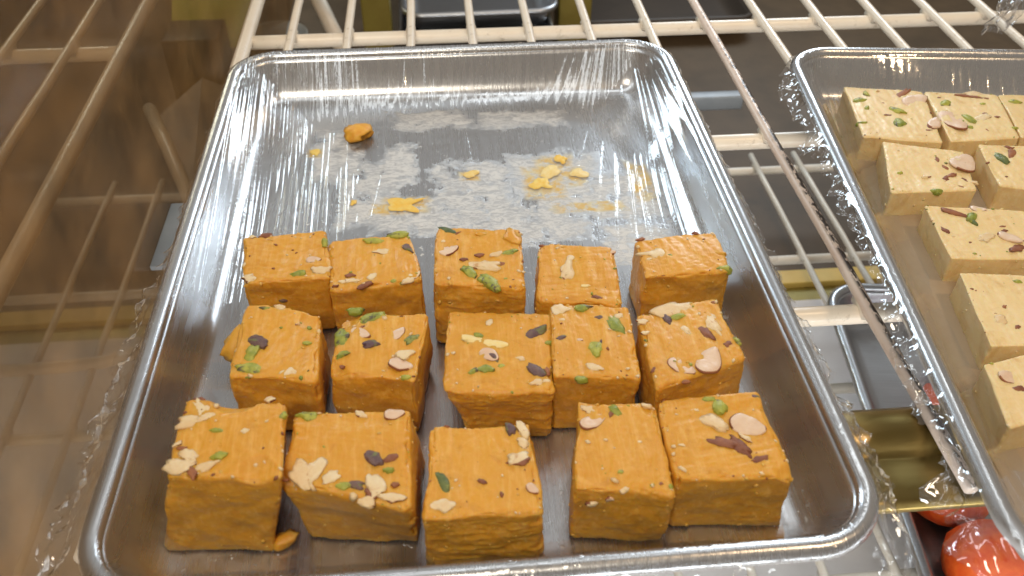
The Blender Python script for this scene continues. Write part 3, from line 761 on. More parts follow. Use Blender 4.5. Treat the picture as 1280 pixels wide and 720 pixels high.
ORANGE = [
  (36, [[-93.9, -100.1], [-62.1, -103.7], [-59.7, -134.0], [-94.3, -130.6]], [[-104, -98], [-69, -101], [-68.6, -135.5], [-103, -132.6]], 'tall orange sweet in the front left tray corner with almond chips along its left side',
   [('W', -88.8, -104.9, 36.0, 7.5, -53), ('W', -90.5, -109.6, 36.0, 8.0, 9), ('W', -86.9, -109.3, 36.0, 6.1, 24), ('P', -82.1, -114.5, 36.0, 4.4, -5), ('P', -79.6, -124.2, 36.0, 5.4, 15), ('W', -73.3, -115.2, 36.0, 2.8, 23), ('W', -67.4, -102.9, 36.0, 3.1, -5), ('P', -62.6, -110.3, 36.0, 4.2, 55), ('W', -91.0, -127.1, 36.0, 9.1, -16), ('R', -86.8, -129.8, 36.0, 5.0, -58), ('W', -83.2, -128.0, 36.0, 6.2, 22), ('R', -91.6, -120.5, 36.0, 3.4, -5), ('W', -89.1, -123.7, 36.0, 6.3, -36), ('R', -89.5, -101.1, 36.0, 3.6, -5), ('W', -93.1, -118.8, 36.0, 2.7, 38)]),
  (30, [[-60.8, -103.7], [-23.4, -105.7], [-23.4, -144.0], [-62.2, -130.3]], [[-59, -103], [-20, -104], [-22, -137], [-58, -132]], 'wide orange sweet in front row with many almond shards along its crumbly front edge',
   [('P', -56.0, -105.7, 30.0, 6.7, -5), ('W', -38.8, -106.5, 30.0, 4.5, -29), ('A', -28.3, -107.3, 30.0, 7.1, 8), ('W', -55.6, -115.6, 30.0, 2.5, -5), ('D', -35.0, -124.1, 30.0, 8.3, -56), ('R', -29.3, -124.9, 30.0, 4.9, 21), ('P', -30.0, -129.1, 30.0, 3.4, -5), ('W', -55.8, -130.2, 30.0, 12.0, -58), ('W', -52.2, -127.5, 30.0, 9.2, 68), ('W', -47.4, -130.9, 30.0, 6.6, 33), ('P', -43.0, -133.9, 30.0, 4.8, -5), ('D', -39.4, -133.6, 30.0, 5.4, -16), ('W', -33.9, -134.6, 30.0, 9.9, -64), ('W', -28.4, -139.4, 30.0, 7.8, -16), ('R', -35.0, -137.4, 30.0, 4.5, -55), ('W', -36.3, -140.1, 30.0, 5.2, -5), ('R', -28.0, -134.6, 30.0, 2.9, -5), ('R', -60.6, -130.4, 30.0, 1.9, -5)]),
  (25, [[-16.5, -109.5], [15.6, -109.8], [15.6, -144.6], [-19.3, -143.7]], [[-16.5, -109.5], [15.6, -109.8], [15.6, -144.6], [-19.3, -143.7]], 'plain orange sweet at front centre, dark green pistachio and pale chip at its left edge',
   [('D', 8.8, -112.2, 25.0, 5.8, -79), ('W', 12.4, -112.5, 25.0, 7.1, -79), ('W', 12.4, -118.1, 25.0, 4.9, -41), ('W', 10.6, -123.7, 25.0, 8.2, 8), ('R', 11.0, -125.6, 25.0, 6.5, 0), ('G', -13.8, -132.1, 25.0, 10.0, -75), ('W', -13.5, -139.9, 25.0, 8.1, 1), ('R', -17.6, -141.9, 25.0, 2.4, -5), ('R', -1.5, -132.2, 25.0, 3.5, -14), ('R', 4.0, -137.4, 25.0, 1.7, 77), ('A', 13.6, -136.1, 25.0, 4.7, -45)]),
  (27, [[31.8, -104.5], [57.5, -106.6], [55.8, -142.8], [26.0, -138.6]], [[31.8, -104.5], [57.5, -106.6], [55.8, -142.8], [26.0, -138.6]], 'narrow orange sweet in front row right of the gap, almond slice at its back corner',
   [('W', 35.3, -108.0, 27.0, 5.3, -31), ('A', 35.6, -113.1, 27.0, 10.2, 25), ('R', 42.2, -109.9, 27.0, 4.0, 57), ('P', 43.7, -108.6, 27.0, 5.4, -66), ('W', 54.6, -107.8, 27.0, 3.7, -5), ('P', 41.1, -133.6, 27.0, 3.0, 7), ('W', 48.7, -122.7, 27.0, 2.3, -5), ('W', 41.1, -140.1, 27.0, 3.2, 28), ('R', 52.5, -138.7, 27.0, 1.5, -5), ('fW', 31.2, -140.7, 21.6, 3.5, -7), ('fA', 36.7, -140.7, 23.4, 2.8, -7), ('fW', 55.0, -140.7, 19.6, 3.1, -7)]),
  (26, [[59.1, -103.4], [93.6, -103.7], [94.7, -139.4], [58.2, -137.0]], [[59.1, -103.4], [93.6, -103.7], [94.7, -139.4], [58.2, -137.0]], 'orange sweet in front right tray corner topped with almond slice and brown almond skins',
   [('P', 76.3, -105.9, 26.0, 4.3, -5), ('P', 78.9, -109.3, 26.0, 8.5, 75), ('W', 76.0, -116.2, 26.0, 9.5, -52), ('A', 85.8, -118.1, 26.0, 12.0, -25), ('R', 76.1, -124.5, 26.0, 8.9, -24), ('R', 81.2, -125.9, 26.0, 10.3, -58), ('R', 85.7, -131.6, 26.0, 6.7, 18), ('D', 91.5, -106.1, 26.0, 3.2, -5), ('W', 62.5, -124.0, 26.0, 2.3, -5), ('W', 84.9, -137.1, 26.0, 2.0, -5), ('W', 83.2, -122.8, 26.0, 4.5, -45), ('W', 70.1, -110.0, 26.0, 2.6, -5)]),
  (28, [[-84.0, -47.8], [-55.8, -53.2], [-55.6, -87.9], [-85.4, -84.7]], [[-84.0, -47.8], [-55.8, -53.2], [-55.6, -87.9], [-85.4, -84.7]], 'orange sweet at left of middle row with one purple and two pale green pistachios',
   [('D', -77.4, -67.7, 28.0, 10.8, -44), ('P', -78.5, -74.3, 28.0, 8.2, 74), ('P', -78.1, -81.2, 28.0, 9.6, -11), ('W', -64.1, -83.9, 28.0, 6.3, 9), ('P', -59.6, -70.3, 28.0, 3.4, -5), ('W', -71.1, -50.6, 28.0, 5.6, -19), ('P', -76.6, -51.1, 28.0, 4.7, -5), ('W', -63.8, -60.2, 28.0, 1.7, -5)]),
  (28, [[-49.2, -55.9], [-16.6, -58.5], [-22.2, -91.3], [-51.1, -84.5]], [[-49.2, -55.9], [-16.6, -58.5], [-22.2, -91.3], [-51.1, -84.5]], 'orange sweet second in middle row dotted with green pistachio slivers and almond slices',
   [('P', -47.3, -69.3, 28.0, 8.7, 86), ('P', -46.9, -76.9, 28.0, 5.5, 24), ('P', -36.1, -59.1, 28.0, 10.0, 25), ('A', -40.9, -67.0, 28.0, 8.2, -31), ('D', -37.9, -72.1, 28.0, 7.2, 10), ('A', -27.6, -68.1, 28.0, 6.5, 49), ('G', -22.5, -70.9, 28.0, 6.7, 37), ('W', -25.0, -78.7, 28.0, 6.7, 16), ('A', -26.6, -83.5, 28.0, 9.1, -18), ('R', -46.6, -82.7, 28.0, 2.2, -5), ('P', -43.5, -55.0, 28.0, 5.9, -5), ('P', -24.7, -89.3, 28.0, 3.3, -5), ('R', -40.8, -63.7, 28.0, 3.1, -59)]),
  (26, [[-9.8, -54.7], [29.3, -60.1], [24.4, -97.7], [-12.5, -95.0]], [[-9, -60], [27, -63], [24, -97], [-3, -94]], 'large central orange sweet with a long pale almond sliver and hollowed lower left corner',
   [('D', 20.8, -70.0, 26.0, 9.2, 34), ('L', 3.0, -73.0, 26.0, 18.6, -17), ('P', 1.2, -69.6, 26.0, 3.7, -32), ('A', 4.3, -79.5, 26.0, 8.2, -43), ('D', 5.9, -80.4, 26.0, 5.9, -72), ('P', 2.1, -86.3, 26.0, 6.1, -5), ('P', -1.7, -86.7, 26.0, 4.8, 34), ('P', 8.3, -85.2, 26.0, 3.3, -5), ('D', 19.5, -87.7, 26.0, 8.4, -43), ('R', 23.6, -88.8, 26.0, 4.2, -73), ('W', 19.4, -93.6, 26.0, 4.4, 9), ('W', 14.8, -81.9, 26.0, 3.9, -5), ('W', 5.4, -63.3, 26.0, 3.9, 64), ('P', 25.8, -74.9, 26.0, 3.4, -5), ('W', 22.8, -93.2, 26.0, 2.7, -5)]),
  (28, [[28.5, -56.5], [57.2, -60.1], [54.4, -96.1], [24.9, -93.4]], [[28.5, -56.5], [57.2, -60.1], [54.4, -96.1], [24.9, -93.4]], 'orange sweet right of the central one with green pistachios and cream chunk behind',
   [('W', 31.9, -59.8, 28.0, 7.1, -5), ('P', 40.2, -60.1, 28.0, 6.7, 10), ('D', 45.6, -65.7, 28.0, 4.7, -5), ('P', 50.7, -70.3, 28.0, 11.0, -64), ('P', 41.6, -81.3, 28.0, 9.5, 81), ('D', 44.3, -78.8, 28.0, 4.8, 81), ('W', 39.2, -89.7, 28.0, 6.7, -32), ('fP', 34.6, -94.8, 27.5, 5.0, -5), ('W', 52.7, -65.4, 28.0, 3.5, -5), ('W', 31.4, -65.8, 28.0, 2.9, -5), ('D', 30.3, -74.8, 28.0, 4.6, 34), ('A', 36.6, -76.6, 28.0, 2.3, -5)]),
  (29, [[60.0, -67.1], [89.9, -59.5], [93.1, -91.2], [58.2, -103.5]], [[60.0, -67.1], [89.9, -59.5], [93.1, -91.2], [58.2, -103.5]], 'skewed orange sweet at right of middle row with two large almond slices',
   [('W', 73.9, -64.3, 29.0, 15.4, 16), ('P', 73.8, -68.6, 29.0, 6.1, 9), ('D', 69.5, -69.5, 29.0, 5.3, -80), ('R', 80.5, -75.0, 29.0, 14.6, -61), ('W', 85.0, -73.7, 29.0, 13.1, -72), ('A', 69.2, -93.4, 29.0, 11.0, -40), ('A', 79.3, -91.2, 29.0, 14.0, 58), ('R', 60.8, -92.7, 29.0, 6.7, 57), ('R', 88.4, -83.8, 29.0, 4.5, 20), ('P', 91.6, -82.4, 29.0, 4.3, -62), ('R', 69.0, -100.1, 29.0, 3.2, -5), ('W', 60.3, -70.0, 29.0, 4.1, -5), ('W', 60.3, -75.8, 29.0, 2.9, -5), ('R', 88.9, -62.0, 29.0, 3.0, -5), ('R', 62.6, -98.5, 29.0, 2.7, -5), ('W', 74.8, -75.8, 29.0, 5.7, -60)]),
  (28, [[-90.4, -7.6], [-57.7, -4.9], [-54.1, -35.3], [-86.8, -35.9]], [[-90.4, -7.6], [-57.7, -4.9], [-54.1, -35.3], [-86.8, -35.9]], 'orange sweet at left end of back row with one green pistachio at its front',
   [('R', -81.3, -6.8, 28.0, 5.5, -5), ('P', -66.2, -31.9, 28.0, 6.0, 11), ('A', -61.0, -24.1, 28.0, 6.3, -5), ('W', -58.0, -30.7, 28.0, 7.6, 3), ('W', -84.5, -32.8, 28.0, 5.9, -19), ('fD', -73.2, -35.6, 17.7, 3.0, -4), ('P', -57.4, -13.3, 28.0, 5.1, 88), ('W', -86.6, -7.4, 28.0, 3.2, -5)]),
  (28, [[-55.6, -12.5], [-23.6, -9.3], [-18.4, -39.6], [-53.0, -41.8]], [[-55.6, -12.5], [-23.6, -9.3], [-18.4, -39.6], [-53.0, -41.8]], 'orange sweet second in back row with two pistachios along its back edge',
   [('P', -37.7, -13.9, 28.0, 8.0, -5), ('P', -28.1, -10.5, 28.0, 8.4, 9), ('D', -24.5, -19.6, 28.0, 6.8, -55), ('R', -23.3, -27.7, 28.0, 3.8, -5), ('W', -34.9, -21.3, 28.0, 5.7, -5), ('R', -40.5, -40.6, 28.0, 6.6, 40), ('R', -46.5, -34.5, 28.0, 4.3, -5), ('W', -22.7, -35.9, 28.0, 9.6, 51), ('P', -29.7, -39.1, 28.0, 3.0, -5), ('W', -37.6, -35.7, 28.0, 5.4, 40), ('R', -27.0, -36.0, 28.0, 2.8, -5), ('W', -45.4, -37.8, 28.0, 5.5, -5), ('W', -49.1, -38.0, 28.0, 3.0, -5), ('fR', -51.3, -40.7, 28.1, 2.4, -4)]),
  (32, [[-12.7, -12.1], [21.1, -16.4], [19.6, -51.8], [-14.4, -46.8]], [[-12.7, -12.1], [21.1, -16.4], [19.6, -51.8], [-14.4, -46.8]], 'orange sweet at middle of back row heaped with almonds, pistachios and an orange lump',
   [('G', -8.3, -14.6, 32.0, 8.2, -28), ('A', -8.1, -27.4, 32.0, 8.6, 26), ('W', 5.0, -37.2, 32.0, 12.3, -12), ('P', 6.8, -47.1, 32.0, 10.1, -61), ('P', -0.7, -41.0, 32.0, 7.7, -56), ('R', -2.4, -33.2, 32.0, 3.7, -5), ('R', 3.6, -31.2, 32.0, 4.0, -5), ('R', 13.0, -37.3, 32.0, 4.6, -5), ('W', -10.4, -21.6, 32.0, 4.4, -5), ('P', 15.7, -30.7, 32.0, 6.4, 11), ('W', 18.3, -37.3, 32.0, 4.6, -58), ('R', 15.6, -46.9, 32.0, 2.7, -5), ('P', 12.9, -46.2, 32.0, 2.7, -5), ('O', 17.2, -21.3, 32.0, 11.3, -75), ('O', 5.0, -18.3, 32.0, 5.1, -5), ('R', -4.2, -16.5, 32.0, 2.7, 27), ('W', 10.1, -31.3, 32.0, 5.4, 25), ('R', 17.9, -41.0, 32.0, 2.7, -5)]),
  (28, [[28.3, -20.2], [58.0, -24.7], [54.4, -59.5], [24.0, -53.5]], [[28.3, -20.2], [58.0, -24.7], [54.4, -59.5], [24.0, -53.5]], 'small plain orange sweet in back row with one pale chip in its middle',
   [('W', 37.3, -37.4, 28.0, 13.4, 76), ('L', 43.0, -47.8, 28.0, 3.6, -5), ('R', 45.9, -54.4, 28.0, 4.2, -27), ('R', 29.0, -22.3, 28.0, 2.2, -5), ('A', 56.1, -28.6, 28.0, 3.8, -5), ('W', 39.0, -31.7, 28.0, 4.6, 62)]),
  (27, [[67.4, -20.5], [101.5, -16.4], [101.2, -42.8], [66.9, -43.9]], [[67.4, -20.5], [101.5, -16.4], [101.2, -42.8], [66.9, -43.9]], 'orange sweet at right end of back row with one pistachio on its front corner',
   [('W', 75.7, -29.4, 27.0, 14.3, 2), ('P', 79.4, -31.7, 27.0, 3.8, -21), ('P', 98.2, -41.1, 27.0, 6.9, -5), ('R', 92.5, -17.8, 27.0, 3.3, -5), ('R', 69.7, -20.2, 27.0, 3.7, 24), ('W', 70.4, -33.0, 27.0, 3.2, -5), ('O', 99.4, -31.8, 27.0, 5.1, -5), ('L', 92.5, -30.8, 27.0, 2.6, -5)]),
]
PALE = [
  (14, [[210.6, 119.1], [251.0, 110.7], [239.1, 60.3], [201.1, 67.7]], 'pale yellow slab in back left corner of right tray with a brown almond on top',
   [('P', 213.0, 103.4, 14.0, 7.8, 13), ('P', 219.4, 109.7, 14.0, 7.5, -96), ('R', 235.9, 106.7, 14.0, 20.0, 39), ('A', 242.7, 101.1, 14.0, 16.2, 25), ('P', 228.8, 92.2, 14.0, 9.8, -47), ('R', 222.7, 87.8, 14.0, 4.2, -4), ('P', 206.0, 81.1, 14.0, 5.7, -4), ('P', 225.2, 79.6, 14.0, 10.1, 62), ('R', 224.3, 100.0, 14.0, 3.0, -4), ('R', 239.5, 74.6, 14.0, 5.3, -66), ('A', 242.8, 78.3, 14.0, 11.4, 52), ('R', 217.7, 91.4, 14.0, 2.9, -4), ('P', 213.6, 95.0, 14.0, 5.8, 54), ('R', 236.9, 71.8, 14.0, 3.3, -4)]),
  (14, [[251.9, 110.7], [289.5, 104.3], [279.6, 61.6], [243.4, 60.7]], 'pale yellow sweet slab second in back row of right tray with an almond slice on its back edge',
   [('R', 276.7, 102.7, 14.0, 18.5, -17), ('W', 277.9, 105.2, 14.0, 13.0, -4), ('A', 253.4, 79.0, 14.0, 20.2, -86), ('P', 262.3, 81.5, 14.0, 10.5, -82), ('P', 257.7, 97.4, 14.0, 7.4, 34), ('P', 276.8, 95.1, 14.0, 3.4, -4), ('W', 270.5, 81.7, 14.0, 9.1, 24), ('R', 278.0, 81.9, 14.0, 2.9, -4), ('R', 266.1, 70.2, 14.0, 3.9, -67), ('P', 281.5, 70.6, 14.0, 3.7, -4), ('R', 257.0, 103.4, 14.0, 2.1, -4), ('P', 259.0, 73.1, 14.0, 4.1, -4), ('R', 273.3, 85.5, 14.0, 3.3, -4)]),
  (14, [[290.4, 104.2], [327.8, 98.8], [319.4, 58.5], [280.4, 61.5]], 'pale yellow sweet slab at right edge of the photo in the back row of right tray',
   [('P', 295.5, 96.1, 14.0, 6.2, -27), ('R', 303.0, 84.8, 14.0, 9.6, 32), ('P', 307.0, 76.4, 14.0, 5.8, -4)]),
  (14, [[209.2, 63.4], [245.0, 51.1], [236.1, 19.3], [195.8, 20.6]], 'pale yellow sweet slab in second row of right tray with scattered dark almond skin flakes',
   [('R', 229.3, 45.3, 14.0, 7.6, 60), ('R', 230.3, 39.0, 14.0, 3.6, -64), ('R', 230.3, 32.2, 14.0, 6.0, 23), ('A', 240.7, 41.6, 14.0, 19.1, 50), ('P', 217.3, 20.2, 14.0, 5.9, -5), ('R', 230.6, 22.3, 14.0, 4.8, -24), ('W', 237.7, 25.7, 14.0, 3.8, -5), ('P', 206.6, 36.1, 14.0, 3.4, 23), ('W', 217.6, 31.9, 14.0, 4.5, -5), ('R', 226.1, 29.9, 14.0, 4.3, 39), ('R', 234.5, 27.9, 14.0, 3.1, -63), ('P', 239.3, 49.4, 14.0, 2.3, -4)]),
  (15, [[254.4, 56.0], [286.4, 51.3], [276.7, 13.4], [247.3, 20.2]], 'pale yellow slab with deep yellow side and dark green pistachio in right tray',
   [('G', 260.2, 43.4, 15.0, 12.0, -81), ('R', 267.3, 47.1, 15.0, 9.5, 58), ('R', 268.3, 52.0, 15.0, 4.3, -25), ('P', 270.1, 33.6, 15.0, 5.4, -5)]),
  (14, [[206.9, 9.8], [250.9, 2.7], [240.8, -30.9], [202.0, -27.3]], 'pale yellow slab in third row of right tray with brown almond sliver at its back',
   [('R', 217.7, 4.1, 14.0, 11.1, -33), ('P', 223.9, 0.0, 14.0, 8.5, 59), ('G', 223.3, -4.0, 14.0, 5.5, -76), ('A', 229.7, 5.0, 14.0, 7.3, -23), ('R', 208.0, -8.6, 14.0, 4.7, -75), ('W', 223.4, -14.9, 14.0, 8.9, 21), ('A', 233.7, -15.7, 14.0, 10.5, -43), ('R', 232.2, -23.3, 14.0, 9.4, 25), ('R', 214.9, -17.5, 14.0, 1.4, -5), ('P', 213.0, -25.0, 14.0, 2.0, -5), ('R', 234.3, -7.8, 14.0, 3.2, -5), ('R', 234.2, -10.7, 14.0, 2.5, -5)]),
  (14, [[200.7, -36.5], [235.2, -40.8], [224.1, -79.8], [193.0, -78.6]], 'pale yellow sweet slab with nearly bare top in fourth row of right tray',
   [('P', 222.0, -43.8, 14.0, 3.9, -5), ('R', 201.3, -46.5, 14.0, 1.9, -5), ('R', 208.7, -58.1, 14.0, 2.8, 34), ('R', 208.2, -69.4, 14.0, 4.6, 34), ('R', 205.9, -68.3, 14.0, 1.2, -5), ('W', 203.5, -65.0, 14.0, 6.0, 27), ('R', 203.4, -61.4, 14.0, 1.6, -5)]),
  (15, [[185.1, -88.4], [216.2, -81.9], [211.1, -111.3], [179.2, -117.6]], 'pale yellow sweet slab nearest the front in right tray with a pink almond slice on top',
   [('A', 191.6, -95.3, 15.0, 9.8, -5), ('R', 190.9, -101.1, 15.0, 6.3, 7), ('R', 199.5, -95.2, 15.0, 2.9, -5)]),
]
CRUMBS = [
  ('largest orange crumb stuck on the bare tray floor near the back', [-52.3, 110.1], 14.2, 'O'),
  ('small yellow crumb left of and below the largest orange crumb', [-74.1, 97.2], 7.3, 'Y'),
  ('smeared yellow crumb with a pointed tail behind the second back row sweet', [-28.2, 47.0], 16.6, 'Y'),
  ('triangular yellow scrap in the biggest smear on the tray floor', [38.8, 58.9], 12.5, 'Y'),
  ('pale yellow scrap between two deeper yellow scraps on the tray floor', [44.5, 70.3], 10.4, 'L'),
  ('yellow scrap nearest the back in the biggest smear', [51.1, 80.6], 7.3, 'Y'),
  ('small yellow scrap at right of the biggest smear', [57.9, 67.8], 8.0, 'L'),
  ('pale yellow crumb behind the tallest sweet square', [4.2, 70.6], 7.1, 'L'),
  ('tiny yellow crumb behind the gap between the two leftmost back row sweets', [-52.4, 51.5], 4.5, 'Y'),
  ('tiny yellow crumb high on the back left of the tray floor', [-79.6, 159.8], 4.0, 'L'),
]


def add_flakes(root, me, m, count, seed, name='crumb_flakes', big=1.0):
    # loose flakes and crumbs of the sweet itself, too small to count
    r = np.random.RandomState(seed)
    nv = len(me.vertices)
    co = np.zeros(nv * 3); me.vertices.foreach_get('co', co); co = co.reshape(-1, 3) / MM
    nn = np.zeros(nv * 3); me.vertices.foreach_get('normal', nn); nn = nn.reshape(-1, 3)
    edge = 1 - np.max(np.abs(nn), axis=1)
    wgt = (.12 + edge * 3.0 + .25 * (np.abs(nn[:, 2]) < .3)) * (1 if big == 1 else (nn[:, 2] > .6)) * (nn[:, 2] > -.2) * (co[:, 2] > 1)
    pick = r.choice(nv, count, p=wgt / wgt.sum())
    V1, F1 = ICO1
    VV, FF = [], []
    for q, i in enumerate(pick):
        L = (r.gamma(2.2, .26) + .22) * big
        sc = np.array([L, L * r.uniform(.5, .9), L * r.uniform(.3, .55)]) * .5
        P = V1 * sc * (1 + .35 * r.uniform(-1, 1, (len(V1), 1)))
        a = Vector(nn[i]).to_track_quat('Z', 'Y').to_matrix() @ Matrix.Rotation(r.uniform(0, 6.28), 3, 'Z')
        VV.append(P @ np.array(a).T + co[i] + nn[i] * sc[2] * .3)
        FF.append(F1 + q * len(V1))
    o = link(name, mesh_np(name, np.concatenate(VV), np.concatenate(FF)), m, root, smooth=False)
    o['kind'] = 'stuff'
DENTS = {('sweet_square', 0): [(-78, -99, 36, 9, 4.5), (-68, -131, 36, 6, 2)], ('sweet_square', 5): [(-57, -58, 28, 7, 3)], ('sweet_square', 6): [(-49, -58, 28, 8, 3.5), (-50, -86, 28, 6, 2.5)],
         ('sweet_square', 1): [(-60, -134, 30, 8, 4)], ('sweet_square', 3): [(57, -108, 27, 5, 1.5)], ('sweet_square', 4): [(94, -139, 26, 5, 2)], ('sweet_square', 10): [(-89, -35, 28, 5, 2)]}
def build_sweets(rows, m, name, group, seed0, r, rough):
    for i, row in enumerate(rows):
        if len(row) == 5: h, top, base, label, nuts = row
        else: h, top, label, nuts = row; base = top
        me, cen = sweet_mesh(name, h, top, base, seed0 + i * 101, r, 62, rough, DENTS.get((name, i), ()))
        o = link(name, me, m)
        o.location = Vector(cen) * MM
        tag(o, label, 'sweet', group)
        add_flakes(o, me, M['flake'] if r > 1.5 else m, 110 if r > 1.5 else 45, seed0 + i)
        add_flakes(o, me, M['almond'], 16 if r > 1.5 else 4, seed0 + i + 50, 'almond_specks', 1.5)
        add_flakes(o, me, M['pist'] if i % 2 else M['skin'], 10, seed0 + i + 70, 'nut_specks', 1.3)
        for j, nrow in enumerate(nuts):
            add_nut(o, cen, nrow, seed0 + i * 101 + j * 7 + 1)
build_sweets(ORANGE, M['orange'], 'sweet_square', 'orange sweets in the large tray', 1000, 1.7, 1.0)
build_sweets(PALE, M['pale'], 'sweet_slab', 'pale yellow sweets in the right tray', 5000, 1.0, .28)

# crumbs left on the bare tray floor
def scrap_mesh(name, L, W, T, seed, tail):
    """thin torn scrap of sweet: jagged outline, domed middle, edges feathered into the tray"""
    n = 48
    a = np.linspace(0, 2 * np.pi, n, endpoint=False)
    r = 1 + .55 * vnoise(np.cos(a) * .9, np.sin(a) * .9, 0, seed) + .13 * vnoise(np.cos(a) * 2.3, np.sin(a) * 2.3, 1, seed) + .10 * vnoise(np.cos(a) * 7, np.sin(a) * 7, 2, seed)
    r = r + tail * .75 * np.exp(-((a - .55) / .16) ** 2)
    V, F = [], []
    rings = [(.2, 1.0), (.45, .95), (.7, .8), (.88, .5), (1.0, .0)]
    for f, z in rings:
        for q in range(n):
            x, y = r[q] * f * math.cos(a[q]) * L / 2, r[q] * f * math.sin(a[q]) * W / 2
            V.append((x, y, T * z * (1 + .45 * float(vnoise(x * .5, y * .5, 0, seed + 4)))))
    V.append((0, 0, T)); c = len(V) - 1
    for q in range(n):
        q2 = (q + 1) % n
        F.append((c, q, q2))
        for g in range(len(rings) - 1): F.append((g * n + q, (g + 1) * n + q, (g + 1) * n + q2, g * n + q2))
    me = bpy.data.meshes.new(name)
    me.from_pydata([tuple(np.array(v) * MM) for v in V], [], F)
    return me
for i, (label, (x, y), L, k) in enumerate(CRUMBS):
    m = {'O': M['crumb_o'], 'Y': M['crumb'], 'L': M['crumb_l']}[k]
    thick = 7.5 if k == 'O' else .6
    if k == 'O': me = nut_mesh('sweet_crumb', L, L * 1.05, thick, 847, .24, .1, .1, 0)
    else: me = scrap_mesh('sweet_crumb', L, L * rnd.uniform(.6, .9), .7, 860 + i * 13, 1.0 if L > 14 else 0)
    o = link('sweet_crumb', me, m)
    o.location = Vector((x, y, .3 + thick * .35 if k == 'O' else .5)) * MM
    o.rotation_euler = (0, 0, 0 if L > 14 else .5 + i * .9)
    tag(o, label, 'crumb', 'crumbs on the tray floor')
me = nut_mesh('sweet_fragment', 17, 9, 12, 901, .22, .3, .2, .25)
o = link('sweet_fragment', me, M['crumb_o']); o.location = Vector((-90, -50, 9)) * MM; o.rotation_euler = (.2, -.5, .95)
tag(o, 'broken orange fragment sticking out left of the leftmost middle row sweet', 'sweet fragment')
me = nut_mesh('sweet_fragment', 9, 5, 4, 907, .25, .3, .2, .2)
o = link('sweet_fragment', me, M['orange']); o.location = Vector((-65.5, -133, 2.2)) * MM; o.rotation_euler = (.1, -.2, .5)
tag(o, 'small orange crumb at the foot of the tall front left sweet', 'sweet fragment')

# ------------------------------------------------------------------ red sweets on the lower tray
def red_sweet(x, y, R, seed, label):
    V, F = ICO
    k = 1 + .10 * fbm(V[:, 0] * 1.6, V[:, 1] * 1.6, V[:, 2] * 1.6, seed, 3)
    P = V * k[:, None] * np.array([R, R, R * .8])
    P[:, 2] = np.maximum(P[:, 2], -R * .72)
    o = link('red_sweet', mesh_np('red_sweet', P, F), M['redsweet'])
    o.location = Vector((x, y, -174 + R * .72)) * MM
    tag(o, label, 'sweet', 'red orange sweets in the lower tray')
for i, (x, y, R, lab) in enumerate([
        (262, -74, 24, 'large red orange sweet under the crumpled film corner of the right tray'),
        (277, -122, 25, 'red orange sweet nearest the front, at the lower right corner of the photo'),
        (262, -24, 22, 'red orange sweet half hidden behind the brass rail'),
        (290, 30, 21, 'orange sweet seen between the chipped wire and the right tray rim'),
        (318, 70, 20, 'red orange sweet furthest back in the lower tray')]):
    red_sweet(x, y, R, 300 + i * 9, lab)

# ------------------------------------------------------------------ things at the back of the cabinet
tag(link('cabinet_post', box_mesh('cabinet_post', -84, -55, 570, 600, -231, 90, 2), M['olive']), 'olive yellow upright post standing behind the wire shelf', 'post')
tag(link('support_rod', tube_mesh('support_rod', [(-150, 690, -60), (-135, 640, -150), (-98, 550, -190)], 8, 14), M['cream']), 'cream slanting rod left of the olive post behind the shelf', 'rod')
make_pan('steel pan lying at the back right of the olive post', (34, 705, -196), 0, M['steel'], 84, 130, R=24)
make_pan('second steel pan stacked on the back pan', (36, 712, -170), math.radians(1), M['steel'], 84, 130, R=24)
make_pan('dark oven pan lying at the back of the cabinet behind the tray corner', (262, 790, -226), 0, M['dark'], 110, 120, R=24)
tag(link('olive_box', box_mesh('olive_box', 128, 165, 640, 680, -231, -130, 2), M['olive']), 'olive green box just right of the stacked steel pans', 'box')
pc = link('price_card', box_mesh('price_card', -42, 42, -1, 1, 0, 90, .5), M['lime'])
pc.location = Vector((-252, 612, -190)) * MM
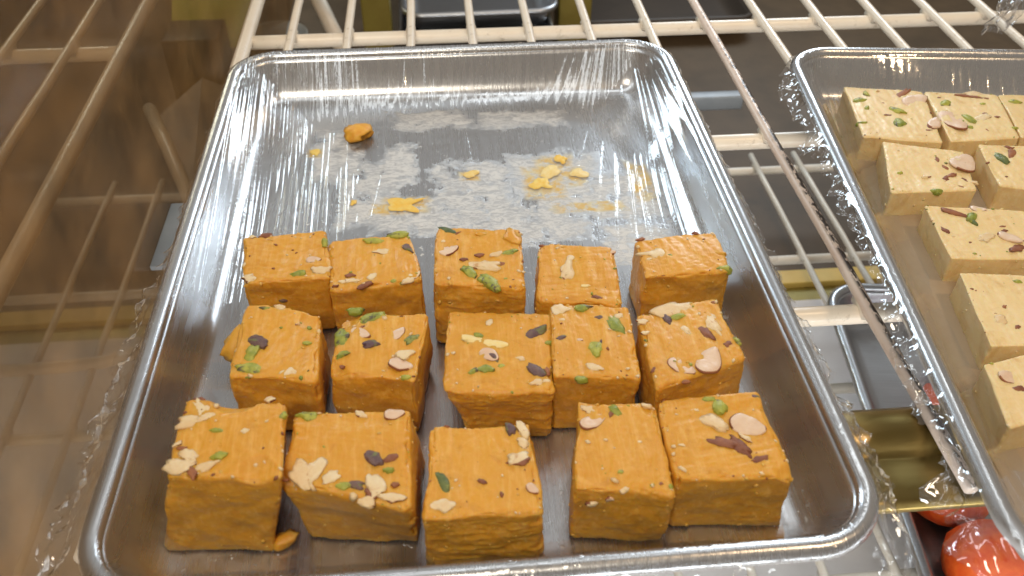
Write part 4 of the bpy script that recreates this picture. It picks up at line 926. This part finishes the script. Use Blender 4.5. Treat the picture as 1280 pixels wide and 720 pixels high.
pc.rotation_euler = (math.radians(-55), 0, 0)
tag(pc, 'yellow green card at the top left behind the glass', 'card')
tag(link('dark_box', box_mesh('dark_box', -290, -232, 570, 620, -231, -160, 3), M['dark']), 'dark box in front of the yellow green card behind the glass', 'box')
tag(link('steel_strip', box_mesh('steel_strip', 205, 270, 408, 420, -170, -156, 2), M['bluegrey']), 'blue grey steel strip right of the back corner of the large tray', 'strip')
prof_c = [(0, 0), (24, 0), (28, 30), (31, 58), (33, 60), (31.5, 60), (26, 3), (0, 3)]
Vc = [(r_ * math.cos(a), r_ * math.sin(a), z) for a in np.linspace(0, 2 * np.pi, 33)[:-1] for r_, z in prof_c]
o = link('plastic_cup', mesh_np('plastic_cup', Vc, gridF(32, len(prof_c), True)), M['frost'])
o.location = Vector((-178, 600, -230)) * MM
tag(o, 'frosted plastic cup behind the back left corner of the large tray', 'cup')
# slanting card with cream stay, seen through the glass
tag(link('paper_sheet', mesh_np('paper_sheet', [(-256, 398, -150), (-228, 470, -150), (-190, 470, -170), (-170, 300, -172), (-205, 286, -152),
    (-256, 398, -152), (-228, 470, -152), (-190, 470, -172), (-170, 300, -174), (-205, 286, -154)],
    np.array([(0, 1, 2, 3, 4), (9, 8, 7, 6, 5), (0, 5, 6, 1, 1), (1, 6, 7, 2, 2), (2, 7, 8, 3, 3), (3, 8, 9, 4, 4), (4, 9, 5, 0, 0)], dtype=object)[:2]), M['grey_card'], smooth=False),
    'grey sheet slanting beyond the glass left of the large tray', 'sheet')
tag(link('support_rod', tube_mesh('support_rod', [(-262, 410, -146), (-240, 360, -146), (-207, 283, -150), (-198, 262, -160)], 5.5, 12), M['cream']),
    'short cream stay along the edge of the grey sheet beyond the glass', 'rod')
tag(link('bent_rod', tube_mesh('bent_rod', [(-330, 128, -176), (-290, 128, -176), (-262, 129, -176), (-240, 131, -176), (-224, 137, -176), (-212, 150, -176), (-206, 170, -176), (-203, 200, -176)], 4.5, 12), M['cream']),
    'cream bent rod low beyond the glass beside the tray', 'rod')
